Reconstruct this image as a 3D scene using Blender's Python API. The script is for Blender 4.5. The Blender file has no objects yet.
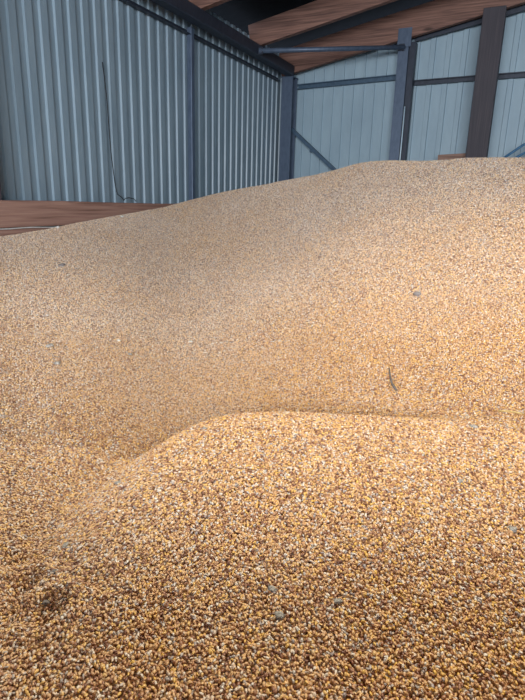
import bpy, bmesh, math, random
import numpy as np
from mathutils import Vector, Matrix, noise

random.seed(7)
RNG = np.random.default_rng(7)
EYE = 3.0                       # eye height above the barn floor, metres
S = bpy.context.scene
COL = S.collection

# ------------------------------------------------------------------ camera
F_PX = 525.0
CX = np.array([0.8967, 0.4419, 0.0269])
CU = np.array([-0.1421, 0.2298, 0.9628])
CB = np.array([0.4193, -0.8671, 0.2689])
R3 = np.stack([CX, CU, CB], axis=1)
u_, _, vt_ = np.linalg.svd(R3)
R3 = u_ @ vt_
cam_data = bpy.data.cameras.new('camera')
cam_data.sensor_fit = 'VERTICAL'
cam_data.sensor_height = 24.0
cam_data.lens = 24.0 * F_PX / 700.0
cam_data.clip_start = 0.02
cam_data.clip_end = 200
cam = bpy.data.objects.new('camera', cam_data)
COL.objects.link(cam)
mw = Matrix.Identity(4)
for i in range(3):
    for j in range(3):
        mw[i][j] = float(R3[i, j])
mw[2][3] = EYE
cam.matrix_world = mw
S.camera = cam

# ------------------------------------------------------------------ world, lights, exposure
world = bpy.data.worlds.new('world')
S.world = world
world.use_nodes = True
bg = world.node_tree.nodes['Background']
bg.inputs[0].default_value = (0.62, 0.78, 1.0, 1)
bg.inputs[1].default_value = 1.0


def area_light(name, loc, target, sx, sy, power, color, spread=180):
    d = bpy.data.lights.new(name, 'AREA')
    d.shape = 'RECTANGLE'
    d.size, d.size_y = sx, sy
    d.energy = power
    d.color = color
    d.spread = math.radians(spread)
    o = bpy.data.objects.new(name, d)
    COL.objects.link(o)
    o.location = loc
    o.rotation_euler = (Vector(target) - Vector(loc)).to_track_quat('-Z', 'Y').to_euler()
    return o


# daylight falling in through the open front of the barn, behind the photographer
area_light('doorway_daylight', (1.2, -5.4, 4.3), (-1.0, 5.0, 2.0), 7.5, 2.4, 640, (0.93, 0.96, 1.0), 165)
# added warm lamp for the light from above, an assumed rooflight out of view
area_light('assumed_rooflight', (-0.25, 2.7, 6.05), (-0.28, 1.35, 2.3), 1.0, 1.3, 34, (1.0, 0.91, 0.73), 92)

vs = S.view_settings
vs.view_transform = 'Standard'
vs.look = 'None'
vs.exposure = 0.56
vs.gamma = 1.0
vs.use_curve_mapping = False

# ------------------------------------------------------------------ helpers


def srgb(r, g, b):
    f = lambda c: (c / 255 / 12.92) if c / 255 <= 0.04045 else ((c / 255 + 0.055) / 1.055) ** 2.4
    return (f(r), f(g), f(b), 1.0)


def tag(o, label=None, cat=None, group=None, kind=None):
    if label: o['label'] = label
    if cat: o['category'] = cat
    if group: o['group'] = group
    if kind: o['kind'] = kind
    return o


def link(name, me, mat=None, parent=None):
    o = bpy.data.objects.new(name, me)
    COL.objects.link(o)
    if mat: me.materials.append(mat)
    if parent: o.parent = parent
    return o


def build(name, bm, mat, parent=None, smooth=False):
    me = bpy.data.meshes.new(name)
    bmesh.ops.recalc_face_normals(bm, faces=bm.faces)
    bm.to_mesh(me)
    bm.free()
    if smooth:
        me.polygons.foreach_set('use_smooth', [True] * len(me.polygons))
    return link(name, me, mat, parent)


def bevel(bm, w, seg=2):
    bmesh.ops.bevel(bm, geom=list(bm.edges), offset=w, segments=seg, affect='EDGES', profile=0.6)


def add_box(bm, x0, x1, y0, y1, z0, z1):
    r = bmesh.ops.create_cube(bm, size=1)
    for v in r['verts']:
        v.co = Vector(((x0 + x1) / 2 + v.co.x * (x1 - x0), (y0 + y1) / 2 + v.co.y * (y1 - y0), (z0 + z1) / 2 + v.co.z * (z1 - z0)))
    return r['verts']


def sweep(bm, p0, p1, prof, up=(0, 0, 1), cuts=1, wob=0.0):
    """Closed 2D profile (side, up) swept from p0 to p1."""
    p0, p1 = Vector(p0), Vector(p1)
    d = (p1 - p0).normalized()
    side = d.cross(Vector(up)).normalized()
    upv = side.cross(d).normalized()
    rings = []
    for k in range(cuts + 1):
        c = p0.lerp(p1, k / cuts)
        off = Vector((0, 0, 0))
        if wob:
            off = side * (noise.noise(c * 0.9 + Vector((3, 1, 7))) * wob) + upv * (noise.noise(c * 1.1) * wob)
        rings.append([bm.verts.new(c + off + side * a + upv * b) for a, b in prof])
    n = len(prof)
    for k in range(cuts):
        for i in range(n):
            bm.faces.new((rings[k][i], rings[k][(i + 1) % n], rings[k + 1][(i + 1) % n], rings[k + 1][i]))
    bm.faces.new(rings[0][::-1])
    bm.faces.new(rings[-1])


def rect(w, h, r=0.004):
    pts = []
    for sx, sy, a0 in ((1, 1, 0), (-1, 1, 90), (-1, -1, 180), (1, -1, 270)):
        for k in range(3):
            a = math.radians(a0 + 45 * k)
            pts.append((sx * (w / 2 - r) + r * math.cos(a), sy * (h / 2 - r) + r * math.sin(a)))
    return pts


def circ(r, n=16):
    return [(r * math.cos(2 * math.pi * k / n), r * math.sin(2 * math.pi * k / n)) for k in range(n)]


def i_prof(w, h, tf, tw):
    return [(-w/2, -h/2), (w/2, -h/2), (w/2, -h/2+tf), (tw/2, -h/2+tf), (tw/2, h/2-tf), (w/2, h/2-tf),
            (w/2, h/2), (-w/2, h/2), (-w/2, h/2-tf), (-tw/2, h/2-tf), (-tw/2, -h/2+tf), (-w/2, -h/2+tf)]


def c_prof(w, h, t, lip=0.015):
    """A lipped C section, open towards +side."""
    return [(w, h/2), (0, h/2), (0, -h/2), (w, -h/2), (w, -h/2+lip), (w-t, -h/2+lip), (w-t, -h/2+t), (t, -h/2+t),
            (t, h/2-t), (w-t, h/2-t), (w-t, h/2-lip), (w, h/2-lip)]


def tube(name, pts, r, mat, parent=None, n=10):
    bm = bmesh.new()
    pts = [Vector(p) for p in pts]
    rings = []
    nrm = None
    for i, p in enumerate(pts):
        t = (pts[min(i + 1, len(pts) - 1)] - pts[max(i - 1, 0)]).normalized()
        if nrm is None:
            nrm = t.orthogonal().normalized()
        nrm = (nrm - t * nrm.dot(t)).normalized()
        b = t.cross(nrm)
        rr = r[i] if isinstance(r, (list, tuple)) else r
        rings.append([bm.verts.new(p + (nrm * math.cos(2*math.pi*k/n) + b * math.sin(2*math.pi*k/n)) * rr) for k in range(n)])
    for a, b2 in zip(rings, rings[1:]):
        for k in range(n):
            bm.faces.new((a[k], a[(k+1) % n], b2[(k+1) % n], b2[k]))
    bm.faces.new(rings[0][::-1]); bm.faces.new(rings[-1])
    return build(name, bm, mat, parent, smooth=True)


# ------------------------------------------------------------------ materials


def new_mat(name):
    m = bpy.data.materials.new(name)
    m.use_nodes = True
    nt = m.node_tree
    return m, nt, nt.nodes['Principled BSDF']


def N(nt, kind, **kw):
    n = nt.nodes.new(kind)
    for k, v in kw.items():
        setattr(n, k, v)
    return n


def ramp(nt, stops, interp='LINEAR'):
    r = N(nt, 'ShaderNodeValToRGB')
    r.color_ramp.interpolation = interp
    el = r.color_ramp.elements
    el[0].position, el[0].color = stops[0]
    el[1].position, el[1].color = stops[-1]
    for p, c in stops[1:-1]:
        e = el.new(p); e.color = c
    return r


def coords(nt, scale=(1, 1, 1), kind='Object'):
    tc = N(nt, 'ShaderNodeTexCoord')
    mp = N(nt, 'ShaderNodeMapping')
    mp.inputs['Scale'].default_value = scale
    nt.links.new(tc.outputs[kind], mp.inputs['Vector'])
    return mp.outputs[0]


def painted(name, c1, c2, rough=0.45, metal=0.0, scale=(3, 3, 1.2), bump=0.05, nscale=2.5):
    m, nt, b = new_mat(name)
    n = N(nt, 'ShaderNodeTexNoise')
    n.inputs['Scale'].default_value = nscale
    n.inputs['Detail'].default_value = 7
    n.inputs['Roughness'].default_value = 0.65
    nt.links.new(coords(nt, scale), n.inputs['Vector'])
    r = ramp(nt, [(0.32, c1), (0.68, c2)])
    nt.links.new(n.outputs[0], r.inputs[0])
    nt.links.new(r.outputs[0], b.inputs['Base Color'])
    b.inputs['Roughness'].default_value = rough
    b.inputs['Metallic'].default_value = metal
    if rough > 0.9: b.inputs['Specular IOR Level'].default_value = 0.1
    bp = N(nt, 'ShaderNodeBump')
    bp.inputs['Strength'].default_value = bump
    bp.inputs['Distance'].default_value = 0.01
    nt.links.new(n.outputs[0], bp.inputs['Height'])
    nt.links.new(bp.outputs[0], b.inputs['Normal'])
    return m


def wood(name, dark, mid, light, axis='Y', rough=0.7):
    m, nt, b = new_mat(name)
    sc = {'X': (0.8, 22, 22), 'Y': (22, 0.8, 22), 'Z': (34, 34, 0.8)}[axis]
    v = coords(nt, sc)
    n = N(nt, 'ShaderNodeTexNoise')
    n.inputs['Scale'].default_value = 2.2
    n.inputs['Detail'].default_value = 8
    n.inputs['Distortion'].default_value = 0.3
    nt.links.new(v, n.inputs['Vector'])
    r = ramp(nt, [(0.3, dark), (0.5, mid), (0.72, light)])
    nt.links.new(n.outputs[0], r.inputs[0])
    # knots
    k = N(nt, 'ShaderNodeTexVoronoi')
    k.inputs['Scale'].default_value = 1.6
    sk = {'X': (0.8, 2.2, 2.2), 'Y': (2.2, 0.8, 2.2), 'Z': (2.2, 2.2, 0.8)}[axis]
    nt.links.new(coords(nt, sk), k.inputs['Vector'])
    kr = ramp(nt, [(0.0, (1, 1, 1, 1)), (0.055, (0.8, 0.8, 0.8, 1)), (0.13, (0, 0, 0, 1))])
    nt.links.new(k.outputs['Distance'], kr.inputs[0])
    mx = N(nt, 'ShaderNodeMix', data_type='RGBA')
    nt.links.new(kr.outputs[0], mx.inputs[0])
    nt.links.new(r.outputs[0], mx.inputs[6])
    mx.inputs[7].default_value = tuple(x * 0.6 for x in dark[:3]) + (1,)
    nt.links.new(mx.outputs[2], b.inputs['Base Color'])
    b.inputs['Roughness'].default_value = rough
    bp = N(nt, 'ShaderNodeBump')
    bp.inputs['Strength'].default_value = 0.25
    bp.inputs['Distance'].default_value = 0.006
    nt.links.new(n.outputs[0], bp.inputs['Height'])
    nt.links.new(bp.outputs[0], b.inputs['Normal'])
    return m


M = {}
M['sheet'] = painted('blue_grey_sheet', srgb(128, 148, 161), srgb(144, 163, 175), rough=0.36, scale=(2, 2, 0.5))
M['sheet_light'] = painted('pale_sheet', srgb(150, 172, 185), srgb(164, 186, 197), rough=0.5, scale=(2, 2, 0.6))
M['steel'] = painted('galvanised_steel', srgb(78, 92, 112), srgb(96, 110, 130), rough=0.45, metal=0.25, nscale=6)
M['dark_steel'] = painted('dark_blue_steel', srgb(40, 46, 58), srgb(56, 62, 76), rough=0.5, metal=0.2, nscale=6)
M['rail_steel'] = painted('blue_grey_rail', srgb(62, 84, 104), srgb(80, 104, 124), rough=0.5, metal=0.15, nscale=6)
M['gleam'] = painted('pale_gleam', srgb(190, 215, 230), srgb(215, 232, 240), rough=0.3)
M['blue'] = painted('blue_enamel', srgb(36, 92, 132), srgb(60, 120, 160), rough=0.4)
M['roof'] = painted('dark_roof_sheet', srgb(14, 14, 16), srgb(24, 23, 26), rough=0.95)
M['concrete'] = painted('concrete', srgb(110, 108, 104), srgb(140, 138, 132), rough=0.9, nscale=4, bump=0.3)
M['seam_shade'] = painted('seam_shade_black', srgb(16, 17, 20), srgb(28, 29, 33), rough=0.6)
M['board'] = wood('red_brown_board', srgb(124, 92, 80), srgb(156, 120, 106), srgb(174, 138, 122), 'Y')
M['board_end'] = wood('pale_brown_board', srgb(120, 92, 80), srgb(150, 116, 100), srgb(170, 134, 116), 'X')
M['rafter'] = wood('rafter_timber', srgb(92, 66, 58), srgb(132, 96, 83), srgb(158, 118, 102), 'X')
M['post_wood'] = wood('dark_post_timber', srgb(60, 56, 62), srgb(70, 65, 71), srgb(82, 74, 78), 'Z')
M['translucent'] = painted('added_pane_sheet', srgb(226, 214, 176), srgb(240, 230, 200), rough=0.5)  # colour of the added, unseen rooflight pane
M['cord'] = painted('white_cord', srgb(190, 188, 184), srgb(225, 223, 218), rough=0.8)
M['straw'] = painted('straw', srgb(170, 142, 84), srgb(216, 190, 128), rough=0.5, nscale=30)
M['twig'] = painted('twig_bark', srgb(84, 76, 74), srgb(120, 110, 104), rough=0.8, nscale=30)
M['chaff'] = painted('grey_chaff', srgb(128, 124, 120), srgb(196, 192, 184), rough=0.9, nscale=60, bump=0.4)
M['chaff_dark'] = painted('dark_chaff', srgb(112, 108, 110), srgb(156, 148, 142), rough=0.9, nscale=60, bump=0.4)
M['husk'] = painted('white_husk', srgb(212, 208, 200), srgb(240, 238, 232), rough=0.7, nscale=40)


def grain_material(name, single):
    m, nt, b = new_mat(name)
    L = nt.links.new
    tc = N(nt, 'ShaderNodeTexCoord')
    pal = [(0.0, srgb(120, 78, 62)), (0.09, srgb(162, 112, 86)), (0.24, srgb(200, 150, 108)), (0.42, srgb(226, 180, 128)),
           (0.58, srgb(238, 194, 138)), (0.70, srgb(246, 198, 98)), (0.80, srgb(224, 194, 166)), (0.91, srgb(246, 236, 222)),
           (1.0, srgb(168, 156, 156))]
    r = ramp(nt, pal)
    if single:
        g = N(nt, 'ShaderNodeNewGeometry')
        rnd = g.outputs['Random Per Island']
    else:
        vo = N(nt, 'ShaderNodeTexVoronoi')
        vo.inputs['Scale'].default_value = 150
        L(tc.outputs['Object'], vo.inputs['Vector'])
        wn = N(nt, 'ShaderNodeTexWhiteNoise')
        L(vo.outputs['Color'], wn.inputs['Vector'])
        rnd = wn.outputs[0]
        bp = N(nt, 'ShaderNodeBump')
        bp.invert = True
        bp.inputs['Strength'].default_value = 1.0
        bp.inputs['Distance'].default_value = 0.006
        L(vo.outputs['Distance'], bp.inputs['Height'])
        L(bp.outputs[0], b.inputs['Normal'])
    L(rnd, r.inputs[0])
    # patchy dust that has settled on the grain
    n1 = N(nt, 'ShaderNodeTexNoise')
    n1.inputs['Scale'].default_value = 0.75
    n1.inputs['Detail'].default_value = 9
    n1.inputs['Roughness'].default_value = 0.62
    L(tc.outputs['Object'], n1.inputs['Vector'])
    n2 = N(nt, 'ShaderNodeTexNoise')
    n2.inputs['Scale'].default_value = 120
    n2.inputs['Detail'].default_value = 2
    L(tc.outputs['Object'], n2.inputs['Vector'])
    # the older outer part of the heap and its left end carry more dust than the freshly poured mound
    vm = N(nt, 'ShaderNodeVectorMath', operation='DISTANCE')
    L(tc.outputs['Object'], vm.inputs[0])
    vm.inputs[1].default_value = (-0.05, 1.65, 2.3)
    mr = N(nt, 'ShaderNodeMapRange')
    mr.inputs['From Min'].default_value = 0.7
    mr.inputs['From Max'].default_value = 2.3
    mr.inputs['To Min'].default_value = DUST[0]
    mr.inputs['To Max'].default_value = DUST[1]
    L(vm.outputs['Value'], mr.inputs['Value'])
    ad = N(nt, 'ShaderNodeMath', operation='MULTIPLY_ADD')
    L(n1.outputs[0], ad.inputs[0]); ad.inputs[1].default_value = 1.6
    L(mr.outputs[0], ad.inputs[2])
    ad2 = N(nt, 'ShaderNodeMath', operation='MULTIPLY_ADD')
    L(n2.outputs[0], ad2.inputs[0]); ad2.inputs[1].default_value = 0.5
    L(ad.outputs[0], ad2.inputs[2])
    cl = N(nt, 'ShaderNodeMapRange')
    cl.inputs['From Min'].default_value = 1.0
    cl.inputs['From Max'].default_value = 2.0
    cl.inputs['To Max'].default_value = 1.0
    L(ad2.outputs[0], cl.inputs['Value'])
    mx = N(nt, 'ShaderNodeMix', data_type='RGBA')
    L(cl.outputs[0], mx.inputs[0])
    L(r.outputs[0], mx.inputs[6])
    hs = N(nt, 'ShaderNodeHueSaturation')
    hs.inputs['Saturation'].default_value = 0.66
    hs.inputs['Value'].default_value = 1.1
    L(r.outputs[0], hs.inputs['Color'])
    L(hs.outputs[0], mx.inputs[7])
    L(mx.outputs[2], b.inputs['Base Color'])
    b.inputs['Roughness'].default_value = 0.38
    b.inputs['Specular IOR Level'].default_value = 0.6
    return m


DUST = (-0.1, 0.75)
M['grain'] = grain_material('grain_kernels', True)
M['grain_bed'] = grain_material('grain_bed', False)

FWD = np.array([-CB[0], -CB[1]]); FWD /= np.linalg.norm(FWD)

# ------------------------------------------------------------------ the barn shell
WX = -4.5      # left wall
WY = 9.9       # back wall
WR = 6.5       # right wall
FY = -6.0      # open front
SL = 0.185     # roof slope (rises to the right)
roof_under = lambda x: EYE + 2.40 + SL * (x - WX)      # underside of the rafters

bm = bmesh.new(); add_box(bm, WX - 0.3, WR + 0.3, FY - 4, WY + 0.3, -0.2, 0.0)
tag(build('floor', bm, M['concrete']), 'grey concrete floor of the barn under the grain', 'floor', kind='structure')


def ribbed(name, p0, p1, nrm, z0, ztop, pitch, depth, fracs, mat, t0=0.0):
    """Trapezoidal sheet from p0 to p1; nrm = direction into the room; fracs = recessed, flank, proud, flank."""
    p0, p1, nrm = Vector(p0), Vector(p1), Vector(nrm)
    Lr = (p1 - p0).length
    d = (p1 - p0) / Lr
    a, f, p, f2 = [x * pitch for x in fracs]
    prof = [(0.0, 0.0)]
    t = t0 - pitch
    seq = []
    while t < Lr:
        seq += [(t, 0.0), (t + a, 0.0), (t + a + f, depth), (t + a + f + p, depth)]
        t += pitch
    seq = [(min(max(x, 0), Lr), h) for x, h in seq if -0.001 < x < Lr]
    seq = [(0.0, seq[0][1])] + seq + [(Lr, seq[-1][1])]
    bm = bmesh.new()
    th = 0.004
    rings = []
    for x, h in seq:
        q = p0 + d * x + nrm * h
        o = q - nrm * th
        zt = ztop(q)
        rings.append([bm.verts.new((q.x, q.y, z0)), bm.verts.new((q.x, q.y, zt)),
                      bm.verts.new((o.x, o.y, zt)), bm.verts.new((o.x, o.y, z0))])
    for r0, r1 in zip(rings, rings[1:]):
        if (r0[0].co - r1[0].co).length < 1e-6: continue
        for k in range(4):
            bm.faces.new((r0[k], r0[(k+1) % 4], r1[(k+1) % 4], r1[k]))
    return build(name, bm, mat)


w = ribbed('wall_left', (WX, FY, 0), (WX, WY, 0), (1, 0, 0), 0.0, lambda q: EYE + 2.62, 0.1865, 0.024,
           (0.45, 0.05, 0.45, 0.05), M['sheet'], t0=(3.70 - FY) % 0.1865)
tag(w, 'blue-grey trapezoidal steel sheeting along the left side above the brown boards', 'wall', kind='structure')
back_top = lambda q: roof_under(q.x) + 0.2
w = ribbed('wall_back', (WX, WY, 0), (-2.12, WY, 0), (0, -1, 0), 0.0, back_top, 0.19, 0.022,
           (0.84, 0.03, 0.10, 0.03), M['sheet_light'], t0=0.05)
tag(w, 'pale ribbed steel sheeting at the far end, left of the far steel post', 'wall', kind='structure')
w = ribbed('wall_back', (-2.12, WY, 0), (WR, WY, 0), (0, -1, 0), 0.0, back_top, 0.25, 0.03,
           (0.64, 0.03, 0.30, 0.03), M['sheet_light'], t0=0.1)
tag(w, 'pale steel sheeting with paired seams at the far end, right of the far steel post', 'wall', kind='structure')
w = ribbed('wall_right', (WR, FY, 0), (WR, WY, 0), (-1, 0, 0), 0.0, lambda q: roof_under(q.x), 0.2, 0.03,
           (0.45, 0.1, 0.35, 0.1), M['sheet'])
tag(w, 'blue-grey steel sheeting on the right side of the barn', 'wall', kind='structure')

bm = bmesh.new()
zc = lambda x: roof_under(x) + 0.44
prof = []
x = WX - 0.3
pts = []
while x < WR + 0.3:
    pts.append(x); x += 0.25
vsr = []
for x in pts:
    vsr.append([bm.verts.new((x, FY - 0.2, zc(x))), bm.verts.new((x, WY + 0.3, zc(x))), bm.verts.new((x, WY + 0.3, zc(x) + 0.05)), bm.verts.new((x, FY - 0.2, zc(x) + 0.05))])
for a, b in zip(vsr, vsr[1:]):
    for k in range(4):
        bm.faces.new((a[k], a[(k+1) % 4], b[(k+1) % 4], b[k]))
tag(build('ceiling', bm, M['roof']), 'dark underside of the sheet roof sloping up to the right', 'ceiling', kind='structure')

fr_ = bmesh.new(); zz = roof_under(-0.35) + 0.40  # pane added to go with the overhead lamp; the roof above is uncut
add_box(fr_, -1.0, 0.1, 2.0, 3.4, zz, zz + 0.02)
o = build('assumed_window_1', fr_, M['translucent']); o.rotation_euler = (0, 0, 0)
tag(o, 'added rooflight pane, assumed and unseen, under the dark roof above the near mound', 'rooflight', kind='structure')

# ------------------------------------------------------------------ posts


def steel_post(name, loc, w, h, ztop, label, mat, box=False, along='y'):
    root = bpy.data.objects.new(name, None)
    COL.objects.link(root)
    root.location = (loc[0], loc[1], 0)
    tag(root, label, 'post')
    bm = bmesh.new()
    sweep(bm, (0, 0, 0.02), (0, 0, ztop), rect(w, h, 0.008) if box else i_prof(w, h, 0.012, 0.009), up=(0, 1, 0))
    build('shaft', bm, mat, root)
    bm = bmesh.new(); add_box(bm, -w*0.9, w*0.9, -h*0.9, h*0.9, 0.0, 0.02); bevel(bm, 0.003)
    build('base_plate', bm, mat, root)
    bm = bmesh.new(); add_box(bm, -w*0.55, w*0.55, -h*0.55, h*0.55, ztop, ztop + 0.015); bevel(bm, 0.003)
    build('cap_plate', bm, mat, root)
    return root


steel_post('steel_post', (WX + 0.115, 3.30), 0.16, 0.2, EYE + 2.2, 'steel post at the left edge where the brown boards begin', M['post_wood'], box=True)
steel_post('steel_post', (WX + 0.075, 6.66), 0.075, 0.075, EYE + 2.22, 'slim blue-grey steel post halfway along the ribbed left wall', M['steel'], box=True)
steel_post('steel_post', (WX + 0.2, 9.72), 0.22, 0.22, EYE + 2.22, 'broad blue-grey steel post in the far left corner', M['steel'])
p = steel_post('steel_post', (-2.24, 9.72), 0.17, 0.2, EYE + 2.68, 'blue-grey steel post on the far wall beside the thin white pipe', M['steel'])

bm = bmesh.new(); add_box(bm, -0.10, 0.12, -0.13, -0.115, EYE + 2.52, EYE + 2.80); bevel(bm, 0.003)
build('gusset_plate', bm, M['steel'], p)
bm = bmesh.new(); add_box(bm, -0.155, 0.155, -0.11, 0.11, 0.0, EYE + 2.85); bevel(bm, 0.008)
o = build('timber_post', bm, M['post_wood']); o.location = (-0.88, 9.38, 0)
tag(o, 'thick dark brown timber post standing before the far wall', 'post')

# ------------------------------------------------------------------ eave members on the left wall
bm = bmesh.new(); sweep(bm, (WX + 0.26, FY + 0.3, EYE + 2.315), (WX + 0.26, 9.6, EYE + 2.315), rect(0.16, 0.17, 0.02))
tag(build('eave_beam', bm, M['dark_steel']), 'dark steel beam running under the eaves above the left wall', 'beam')
bm = bmesh.new()
sweep(bm, (WX + 0.06, FY + 0.3, EYE + 2.165), (WX + 0.06, 9.55, EYE + 2.165), [(-.022, -.02), (.05, -.02), (.05, -.012), (-.014, -.012), (-.014, .04), (-.022, .04)])
tag(build('edge_angle', bm, M['dark_steel']), 'thin dark angle strip along the left sheeting just below the eave beam', 'beam')

# ------------------------------------------------------------------ rafters (timber, following the roof slope)
for y, lo, h, lab in ((4.95, 0.0, 0.34, 'reddish timber rafter nearest to the viewer under the dark roof'),
                      (6.7, 0.0, 0.34, 'reddish timber rafter glimpsed at the very top above the slim post'),
                      (8.45, 0.0, 0.34, 'knotty reddish timber rafter with the dark roof showing on both sides'),
                      (9.66, -0.17, 0.42, 'deep reddish timber rafter lying close against the far wall')):
    bm = bmesh.new()
    x0, x1 = WX + 0.05, WR - 0.1
    z0 = roof_under(x0) + lo + h / 2
    z1 = roof_under(x1) + lo + h / 2
    sweep(bm, (x0, y, z0), (x1, y, z1), rect(0.1, h, 0.006), cuts=14, wob=0.006)
    tag(build('roof_rafter', bm, M['rafter']), lab, 'rafter')

# ------------------------------------------------------------------ rails and braces on the far wall
YB = WY - 0.09


def rail(name, a, b, h, mat, label, t=0.06):
    bm = bmesh.new(); sweep(bm, a, b, c_prof(t, h, 0.006))
    return tag(build(name, bm, mat), label, 'rail')


rail('wall_rail', (WX + 0.32, YB + 0.05, EYE + 2.09), (-2.3, YB + 0.05, EYE + 2.13), 0.085, M['rail_steel'], 'horizontal blue-grey rail on the far wall between corner post and steel post')
rail('wall_rail', (-2.1, YB + 0.05, EYE + 2.02), (-0.95, YB + 0.05, EYE + 2.03), 0.08, M['dark_steel'], 'horizontal dark rail on the far wall between steel post and timber post')
rail('wall_rail', (-0.8, YB + 0.05, EYE + 2.03), (WR - 0.1, YB + 0.05, EYE + 2.05), 0.08, M['dark_steel'], 'horizontal dark rail on the far wall right of the timber post')
rail('sloping_rail', (-2.1, YB + 0.0, EYE + 2.68), (-0.98, YB + 0.0, EYE + 2.86), 0.1, M['dark_steel'], 'sloping dark rail under the rafter, left of the timber post')
rail('sloping_rail', (-0.78, YB + 0.0, EYE + 2.90), (WR - 0.1, YB + 0.0, EYE + 2.90 + 0.185 * (WR + 0.68)), 0.1, M['dark_steel'], 'sloping dark rail under the rafter, right of the timber post')

# diagonal brace with its little lug
bm = bmesh.new()
sweep(bm, (-4.30, YB - 0.02, EYE + 1.40), (-3.0, YB - 0.02, EYE + 0.34), [(-.03, -.045), (.03, -.045), (.03, .045), (.022, .045), (.022, -.037), (-.03, -.037)], up=(0, 1, 0))
br = build('diagonal_brace', bm, M['rail_steel'])
tag(br, 'diagonal steel brace running down from the far left corner post into the grain', 'brace')
bm = bmesh.new(); add_box(bm, -3.86, -3.80, YB - 0.05, YB - 0.03, EYE + 0.95, EYE + 1.01); bevel(bm, 0.004)
build('lug', bm, M['rail_steel'], br)

# horizontal tie tube
tb = tube('tie_tube', [(-4.15, 8.15, EYE + 2.29), (-2.22, 9.6, EYE + 2.52)], 0.036, M['steel'], n=14)
tag(tb, 'round steel tie tube crossing from the eave beam to the far steel post', 'tube')
for p in ((-4.13, 8.165, EYE + 2.292), (-2.26, 9.585, EYE + 2.518)):
    bm = bmesh.new(); add_box(bm, p[0] - 0.045, p[0] + 0.045, p[1] - 0.012, p[1] + 0.012, p[2] - 0.05, p[2] + 0.05); bevel(bm, 0.004)
    build('end_plate', bm, M['dark_steel'], tb)

# pale pipe right of the far steel post, light built as a thin tube
tag(tube('pale_gleam', [(-2.125, 9.57, EYE - 0.2), (-2.12, 9.57, EYE + 1.0), (-2.12, 9.57, EYE + 1.62)], 0.011, M['gleam']),
    'thin white pipe rising beside the far steel post, a line of light built as a tube', 'gleam')
bm = bmesh.new(); sweep(bm, (-2.10, 9.72, EYE - 0.3), (-2.10, 9.72, EYE + 2.6), rect(0.1, 0.16, 0.004), up=(0, 1, 0))
tag(build('dark_channel', bm, M['dark_steel']), 'dark upright channel fixed behind the thin white pipe on the far wall', 'channel')

# small board lying against the far wall behind the crest
bm = bmesh.new(); sweep(bm, (-1.49, 9.55, EYE + 0.78), (-1.04, 9.55, EYE + 0.80), rect(0.03, 0.14, 0.004))
tag(build('wooden_board', bm, M['board_end']), 'short pale brown board poking above the grain left of the timber post', 'board')

# blue tube frame at the right edge
fr = bpy.data.objects.new('tube_frame', None); COL.objects.link(fr); fr.location = (-0.5, 9.4, EYE + 0.7)
tag(fr, 'blue tubular frame sticking up behind the grain at the right edge', 'frame')
tube('rail_tube', [(-0.06, 0, 0.02), (0.10, 0, 0.14), (0.26, 0, 0.26), (0.36, 0, 0.31), (1.3, 0, 0.45)], 0.018, M['blue'], fr)
tube('rail_tube', [(0.0, 0.06, -0.02), (0.16, 0.06, 0.07), (0.30, 0.06, 0.155), (0.42, 0.06, 0.17), (1.3, 0.06, 0.2)], 0.018, M['blue'], fr)
tube('upright', [(0.33, 0.03, -0.5), (0.33, 0.03, 0.27)], 0.014, M['dark_steel'], fr)
tube('upright', [(0.9, 0.03, -0.5), (0.9, 0.03, 0.36)], 0.014, M['dark_steel'], fr)

# ------------------------------------------------------------------ retaining boards along the left wall


def plank(z0, z1, y0, y1, label, x=WX + 0.245):
    bm = bmesh.new()
    sweep(bm, (x, y0, (z0 + z1) / 2), (x, y1, (z0 + z1) / 2), rect(0.055, z1 - z0, 0.006), cuts=24, wob=0.008)
    return tag(build('retaining_board', bm, M['board']), label, 'board')


plank(EYE - 0.275, EYE - 0.035, 2.2, 9.5, 'upper red-brown retaining board along the ribbed left wall, top edge showing')
plank(EYE - 0.53, EYE - 0.287, 2.2, 9.5, 'second red-brown retaining board, just below the white twine')
pts = [(WX + 0.29, 2.3 + 0.12 * i, EYE - 0.281 + 0.004 * math.sin(i * 1.3)) for i in range(28)]
tag(tube('white_twine', pts, 0.006, M['cord'], n=6), 'thin white twine lying along the gap between the retaining boards', 'twine')

pts = [(WX + 0.045, 4.96 + 0.012 * math.sin(i * 0.5) + 0.009 * i, EYE + 1.45 - 0.1 * i) for i in range(14)]  # dark tube for the seam's shade, ending in the small loop on the board
pts += [(WX + 0.06, 5.09, EYE + 0.06), (WX + 0.14, 5.08, EYE + 0.02), (WX + 0.22, 5.01, EYE - 0.01), (WX + 0.26, 4.99, EYE + 0.012), (WX + 0.262, 5.06, EYE + 0.022), (WX + 0.262, 5.14, EYE + 0.012), (WX + 0.25, 5.19, EYE - 0.015)]
tag(tube('seam_shade_streak', pts, 0.005, M['seam_shade'], n=8), 'black cable built for the shade down a seam of the left sheeting, looped on the board top', 'streak')

# low board bulkhead added out of view to shade the nearest grain
for k in range(3):
    z1 = EYE - 0.32 - k * 0.25
    c = Vector((FWD[0], FWD[1], 0)) * 0.10
    r_ = Vector((FWD[1], -FWD[0], 0))
    bm = bmesh.new()
    sweep(bm, c - r_ * 2.2 + Vector((0, 0, z1 - 0.12)), c + r_ * 2.2 + Vector((0, 0, z1 - 0.12)), rect(0.05, 0.24, 0.006), cuts=12)
    tag(build('added_shade_board', bm, M['board']), 'board of the added low bulkhead, unseen, shading the nearest grain, %s from its top' % ['first', 'second', 'third', 'fourth', 'fifth', 'sixth'][k], 'board', group='boards of the added low bulkhead')

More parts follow.
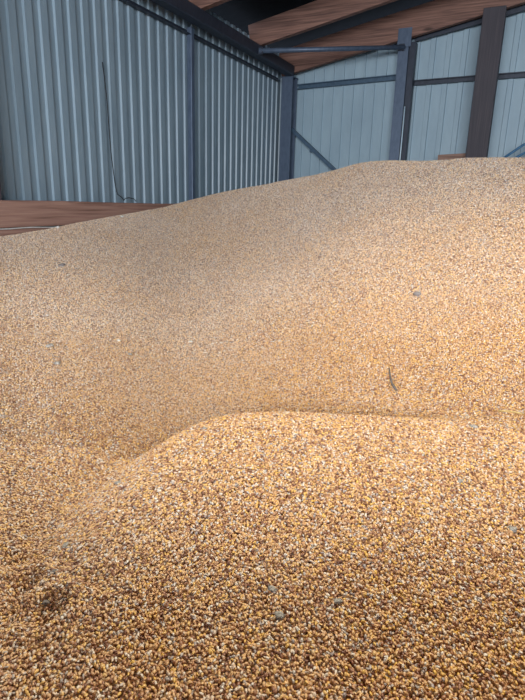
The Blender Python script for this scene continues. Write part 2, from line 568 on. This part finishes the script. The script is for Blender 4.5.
# ------------------------------------------------------------------ the grain heap
FW = np.array([-CB[0], -CB[1]]); FW /= np.linalg.norm(FW)      # horizontal viewing direction
RT = np.array([FW[1], -FW[0]])
AZ = np.radians([-75, -60, -52.2, -47.7, -42.9, -36.4, -32.8, -28.6, -24.5, -19.4, -16.4, -13.5, -9.6, -5.9, -1.1, 8, 25, 50])
TN = np.array([-.075, -.071, -.0655, -.0515, -.0344, -.011, .0081, .0235, .0385, .0565, .0735, .0808, .0764, .0813, .0825, .083, .07, .05])
WALLR = np.array([9, 9, 9, 9, 9, 9, 7.6, 6.9, 6.4, 5.9, 5.6, 5.3, 5.1, 4.9, 4.8, 4.7, 4.6, 4.6])
SLP = np.array([.10, .12, .14, .155, .175, .22, .25, .30, .34, .38, .40, .42, .43, .44, .45, .45, .45, .45])


AZD = np.radians(np.arange(-75, 50, 0.25))
_g = np.exp(-0.5 * (np.arange(-40, 41) * 0.25 / 2.2) ** 2); _g /= _g.sum()
_sm = lambda t: np.convolve(np.pad(t, 40, mode='edge'), _g, mode='valid')
TND = np.interp(AZD, AZ, TN)
_g1 = np.exp(-0.5 * (np.arange(-40, 41) * 0.25 / 1.0) ** 2); _g1 /= _g1.sum()
TND = np.convolve(np.pad(TND, 40, mode='edge'), _g1, mode='valid')
SLD = _sm(np.interp(AZD, AZ, SLP))
RCD = _sm(np.minimum(np.interp(AZD, AZ, WALLR), np.where(AZD < -0.2, 4.22 / np.maximum(np.sin(-AZD), 0.2), 50)))


def smax(a, b, k):
    h = np.clip(0.5 + 0.5 * (a - b) / k, 0, 1)
    return b * (1 - h) + a * h + k * h * (1 - h)


def softplus(x, k):
    return k * np.logaddexp(0, x / k)


def snoise(x, y, s, seed):
    """cheap smooth noise from a few sines"""
    r = np.random.default_rng(seed)
    z = 0
    for _ in range(6):
        a = r.uniform(0, 2 * math.pi); f = s * r.uniform(0.6, 1.6); p = r.uniform(0, 6.28)
        z = z + np.sin((x * math.cos(a) + y * math.sin(a)) * f + p)
    return z / 6


DENTS = []


def heap(x, y):
    x = np.asarray(x, float); y = np.asarray(y, float)
    az = np.arctan2(x, y)
    az = np.clip(az, AZ[0], AZ[-1])
    r = np.hypot(x, y)
    tn = np.interp(az, AZD, TND); sl = np.interp(az, AZD, SLD)
    rc = np.interp(az, AZD, RCD)
    zc_ = tn * rc + 0.053 * sl + 0.016
    # rising slope up to the crest, falling gently behind it
    d = rc - r
    back = zc_ - sl * softplus(d - 0.15, 0.16) - 0.30 * softplus(-d - 0.15, 0.16) + 0.0
    u = x * RT[0] + y * RT[1]
    v = x * FW[0] + y * FW[1]
    base = -0.93 - 0.10 * np.clip(-u, -1, 1)
    z = smax(back, base, 0.42)
    # the freshly poured mound in front
    vr = 1.69 + 0.025 * np.sin(u * 6.5 + 1.4)
    edge = u + 0.185 + 0.27 * (1.65 - v)
    m = -0.67 - 0.10 * ((v - 1.38) / 0.7) ** 2 - 0.47 * softplus(v - vr, 0.035) \
        - 0.56 * softplus(-edge, 0.055) - 0.25 * softplus(-edge - 0.1, 0.1)
    z = smax(m, z, 0.05)
    z = z + 0.010 * snoise(x, y, 5, 3) * np.clip(r / 2, 0.3, 1.5) + 0.004 * snoise(x, y, 17, 5)
    for (dx, dy, rad, dep) in DENTS:
        q = ((x - dx) ** 2 + (y - dy) ** 2) / rad ** 2
        z = z - dep * np.exp(-q) + dep * 0.35 * np.exp(-((np.sqrt(q) - 1.6) / 0.5) ** 2)
    return z + EYE


def at(px, py):
    """The point of the heap that lies under a direction from the eye."""
    d = R3 @ np.array([px - 262.5, 350.0 - py, -F_PX]); d /= np.linalg.norm(d)
    ts = np.arange(0.3, 12, 0.004)
    P = ts[:, None] * d
    hit = np.nonzero(P[:, 2] + EYE < heap(P[:, 0], P[:, 1]))[0]
    t = ts[hit[0]] if len(hit) else 9.0
    q = t * d
    return float(q[0]), float(q[1]), float(heap(q[0], q[1]))


dent_spots = [(12, 560, 0.030, 0.020), (22, 588, 0.034, 0.030), (45, 612, 0.034, 0.032), (95, 578, 0.024, 0.009), (5, 622, 0.03, 0.010), (118, 494, 0.022, 0.007), (70, 560, 0.03, 0.006)]
found = [(at(a, b), c, d) for a, b, c, d in dent_spots]
DENTS += [(q[0], q[1], c, d) for q, c, d in found]

# --- bed surface (a closed body standing on the floor)
nx, ny = 240, 300
gx = np.linspace(WX + 0.04, WR - 0.1, nx)
gy = np.linspace(-0.9, WY - 0.03, ny)
GX, GY = np.meshgrid(gx, gy)
GZ = heap(GX, GY) - 0.018
GZ = np.where(GY < 0.1, GZ - 0.5 * (0.1 - GY), GZ)
verts = [np.stack([GX.ravel(), GY.ravel(), np.maximum(GZ.ravel(), 0.05)], 1)]
idx = np.arange(nx * ny).reshape(ny, nx)
quads = [np.stack([idx[:-1, :-1], idx[:-1, 1:], idx[1:, 1:], idx[1:, :-1]], -1).reshape(-1, 4)]
border = np.concatenate([idx[0, :], idx[1:, -1], idx[-1, :-1][::-1], idx[1:-1, 0][::-1]])
low = verts[0][border].copy(); low[:, 2] = 0.0
nb = len(border); b0 = nx * ny
verts.append(low)
bi = np.arange(nb); bj = (bi + 1) % nb
quads.append(np.stack([border[bi], b0 + bi, b0 + bj, border[bj]], -1))
bed_v = np.concatenate(verts).astype(np.float32)
bed_q = np.concatenate(quads).astype(np.int32)


def kernel_shape(seg, rings):
    """Rounded, slightly flattened grain, one end narrower; length 1 along x."""
    v = [(-0.5, 0, 0)]
    for i in range(1, rings + 1):
        t = math.pi * i / (rings + 1)
        xx = -0.5 * math.cos(t)
        rr = math.sin(t) ** 0.7 * (0.31 + 0.07 * xx * 2)
        for k in range(seg):
            a = 2 * math.pi * k / seg
            v.append((xx, rr * math.cos(a), rr * 0.72 * math.sin(a)))
    v.append((0.5, 0, 0))
    f = []
    for k in range(seg):
        k2 = (k + 1) % seg
        f.append((0, 1 + k2, 1 + k))
        for i in range(rings - 1):
            a, b = 1 + i * seg, 1 + (i + 1) * seg
            f.append((a + k, a + k2, b + k2)); f.append((a + k, b + k2, b + k))
        e = 1 + (rings - 1) * seg
        f.append((e + k, e + k2, len(v) - 1))
    return np.array(v, np.float32), np.array(f, np.int32)


def scatter(r0, r1, cell, half_deg):
    """Jittered points on the heap inside a sector in front of the photographer."""
    n = int(2 * r1 / cell)
    ul = np.arange(-r1, r1, cell)
    vl = np.arange(0.30, r1, cell)
    U, V = np.meshgrid(ul, vl)
    U = U.ravel(); V = V.ravel()
    rr = np.hypot(U, V)
    k = (rr >= r0) & (rr < r1) & (np.abs(U) < V * math.tan(math.radians(half_deg)) + 0.35)
    U, V = U[k], V[k]
    U = U + RNG.uniform(-.55, .55, len(U)) * cell
    V = V + RNG.uniform(-.55, .55, len(V)) * cell
    x = U * RT[0] + V * FW[0]; y = U * RT[1] + V * FW[1]
    ok = (x > WX + 0.29) & (y < WY - 0.1)
    x, y = x[ok], y[ok]
    # drop what lies well beyond the crest
    az = np.clip(np.arctan2(x, y), AZ[0], AZ[-1])
    ok = np.hypot(x, y) < np.interp(az, AZ, WALLR) + 0.7
    return x[ok], y[ok]


def kernels(x, y, size, shape):
    sv, sf = shape
    n = len(x)
    e = 0.01
    z = heap(x, y)
    dzx = (heap(x + e, y) - z) / e; dzy = (heap(x, y + e) - z) / e
    nn = np.stack([-dzx, -dzy, np.ones(n)], 1); nn /= np.linalg.norm(nn, axis=1)[:, None]
    nn = nn + RNG.normal(0, 0.38, (n, 3)); nn /= np.linalg.norm(nn, axis=1)[:, None]
    a = RNG.normal(0, 1, (n, 3)); dn = np.stack([dzx, dzy, np.zeros(n)], 1) + np.array([FW[0], FW[1], 0]) * 0.25; dn /= np.linalg.norm(dn, axis=1)[:, None]; a = a + dn * RNG.normal(0, 1.5, n)[:, None]; a -= (a * nn).sum(1)[:, None] * nn; a /= np.linalg.norm(a, axis=1)[:, None]
    b = np.cross(nn, a)
    L = size * RNG.uniform(0.8, 1.18, n)
    W = L * RNG.uniform(0.85, 1.15, n)
    off = RNG.uniform(-0.0035, 0.0030, n)
    c = np.stack([x, y, z + off], 1)
    P = (c[:, None, :] + (L[:, None] * sv[None, :, 0])[..., None] * a[:, None, :]
         + (W[:, None] * sv[None, :, 1])[..., None] * b[:, None, :]
         + (W[:, None] * sv[None, :, 2])[..., None] * nn[:, None, :])
    T = sf[None] + (np.arange(n) * len(sv))[:, None, None]
    return P.reshape(-1, 3).astype(np.float32), T.reshape(-1, 3).astype(np.int32)


K = 0.0087
parts = []
parts.append(kernels(*scatter(0.3, 1.75, K * 0.56, 34), K, kernel_shape(6, 3)))
parts.append(kernels(*scatter(1.75, 2.9, K * 0.68, 32), K * 1.25, kernel_shape(4, 1)))
parts.append(kernels(*scatter(2.9, 8.3, K * 0.93, 31), K * 1.55, kernel_shape(4, 1)))
kv = np.concatenate([p[0] for p in parts])
offs = np.cumsum([0] + [len(p[0]) for p in parts[:-1]])
kt = np.concatenate([p[1] + o for p, o in zip(parts, offs)])
print('kernel verts', len(kv), 'tris', len(kt))
del parts

me = bpy.data.meshes.new('grain_heap')
nv = len(bed_v) + len(kv)
me.vertices.add(nv)
me.vertices.foreach_set('co', np.concatenate([bed_v, kv]).ravel())
nq, ntri = len(bed_q), len(kt)
me.loops.add(nq * 4 + ntri * 3)
me.loops.foreach_set('vertex_index', np.concatenate([bed_q.ravel(), (kt + len(bed_v)).ravel()]).astype(np.int32))
me.polygons.add(nq + ntri)
ls = np.concatenate([np.arange(nq) * 4, nq * 4 + np.arange(ntri) * 3]).astype(np.int32)
me.polygons.foreach_set('loop_start', ls)
me.materials.append(M['grain_bed']); me.materials.append(M['grain'])
me.polygons.foreach_set('material_index', np.concatenate([np.zeros(nq), np.ones(ntri)]).astype(np.int32))
me.polygons.foreach_set('use_smooth', np.ones(nq + ntri, bool))
me.update(calc_edges=True)
del kv, kt
heap_obj = bpy.data.objects.new('grain_heap', me)
COL.objects.link(heap_obj)
tag(heap_obj, 'huge heap of loose golden-brown grain filling the barn', 'grain', kind='stuff')

# ------------------------------------------------------------------ bits lying on the grain


def clump(loc, size, mat, label, wisps=6, seed=0, cat='chaff', name='chaff_clump'):
    rr = random.Random(seed)
    bm = bmesh.new()
    bmesh.ops.create_icosphere(bm, subdivisions=3, radius=1)
    for v in bm.verts:
        k = 1 + 0.35 * noise.noise(v.co * 1.7 + Vector((seed, 0, 0))) + 0.22 * noise.noise(v.co * 4.3 + Vector((0, seed, 0)))
        v.co = Vector((v.co.x * size * k, v.co.y * size * 0.8 * k, v.co.z * size * 0.5 * k))
    for _ in range(wisps):
        a = rr.uniform(0, 6.28); l = size * rr.uniform(1.1, 2.0); w = size * 0.07
        p = Vector((math.cos(a) * size * .5, math.sin(a) * size * .5, size * .3))
        d = Vector((math.cos(a), math.sin(a), rr.uniform(-.1, .5)))
        q = p + d * l * 0.6; s = Vector((-d.y, d.x, 0)) * w
        mid = (p + q) / 2 + Vector((0, 0, size * .15))
        A = [bm.verts.new(p + s), bm.verts.new(p - s), bm.verts.new(mid + s), bm.verts.new(mid - s), bm.verts.new(q), bm.verts.new((p + Vector((0, 0, -w)))), bm.verts.new(mid + Vector((0, 0, -w)))]
        for f in ((0, 1, 3, 2), (2, 3, 4), (0, 2, 6, 5), (1, 5, 6, 3), (2, 4, 6), (3, 6, 4), (0, 5, 1)):
            bm.faces.new([A[i] for i in f])
    o = build(name, bm, mat, smooth=True)
    o.location = (loc[0], loc[1], loc[2] + size * 0.25)
    o.rotation_euler = (0.2, 0.1, rr.uniform(0, 6.28))
    tag(o, label, cat)
    return o


bits = [
    (118, 484, 0.010, 'chaff', 'pale grey lump in the shallow valley left of the near mound'),
    (272, 591, 0.0085, 'chaff', 'grey chaff clump, upper left of the close pair on the near mound'),
    (279, 618, 0.010, 'chaff', 'grey chaff clump, lower one of the close pair on the near mound'),
    (338, 603, 0.0085, 'chaff', 'grey wispy chaff clump alone right of the close pair on the near mound'),
    (461, 482, 0.008, 'chaff', 'small pale chaff clump on the right part of the mound above the larger one'),
    (513, 531, 0.010, 'chaff', 'large pale chaff clump near the right edge of the picture on the mound'),
    (474, 428, 0.012, 'chaff', 'pale chaff patch just in front of the mound crest below the straw'),
    (417, 295, 0.022, 'chaff_dark', 'dark grey lump alone on the upper right slope of the heap'),
    (62, 266, 0.024, 'chaff_dark', 'dark bit high on the dusty left slope below the boards'),
    (50, 347, 0.018, 'chaff', 'grey chaff clump on the left slope, left of the white husks'),
    (57, 364, 0.014, 'chaff', 'smaller grey chaff clump just below another on the left slope'),
    (46, 604, 0.008, 'chaff_dark', 'dark grey lump in the deepest dent at the lower left'),
    (66, 547, 0.010, 'chaff', 'light grey chaff clump above the dents at the lower left'),
    (54, 573, 0.007, 'chaff_dark', 'dark clump between the light chaff and the dents at the lower left'),
    (205, 429, 0.008, 'chaff', 'pale bit near the left end of the mound crest'),
    (130, 355, 0.013, 'chaff', 'dull grey bit between the two white husks on the middle slope'),
]
for i, (px, py, s, mt, lab) in enumerate(bits):
    clump(at(px, py), s, M[mt], lab, wisps=7 if mt == 'chaff' else 3, seed=i + 1)
for i, (px, py, s, lab) in enumerate([(119, 341, 0.011, 'small white husk on the left middle slope of the heap'),
                                      (191, 342, 0.012, 'small white husk on the middle slope right of another'),
                                      (122, 217, 0.02, 'white husk on the crest against the brown boards'),
                                      (58, 228, 0.022, 'white husk at the foot of the retaining boards')]):
    clump(at(px, py), s, M['husk'], lab, wisps=2, seed=40 + i, cat='husk', name='white_husk')

# straw lying behind the mound crest at the right edge
q0, q1 = at(498, 413), at(524, 417)
pts = []
for i in range(9):
    t = i / 8
    pts.append((q0[0] + (q1[0] - q0[0]) * t, q0[1] + (q1[1] - q0[1]) * t, max(heap(q0[0] + (q1[0] - q0[0]) * t, q0[1] + (q1[1] - q0[1]) * t), 0) + 0.008 + 0.004 * math.sin(t * 3)))
tag(tube('straw_stalk', pts, [0.0035] * 8 + [0.0015], M['straw'], n=6), 'pale yellow straw lying behind the mound crest at the right edge', 'straw')
pts = []
for i, (px, py) in enumerate([(389, 370), (390, 378), (392, 386), (396, 392)]):
    q = at(px, py); pts.append((q[0], q[1], q[2] + 0.007))
tag(tube('dark_twig', pts, [0.003, 0.004, 0.005, 0.006], M['twig'], n=6), 'short bent dark twig on the slope above the mound crest', 'twig')
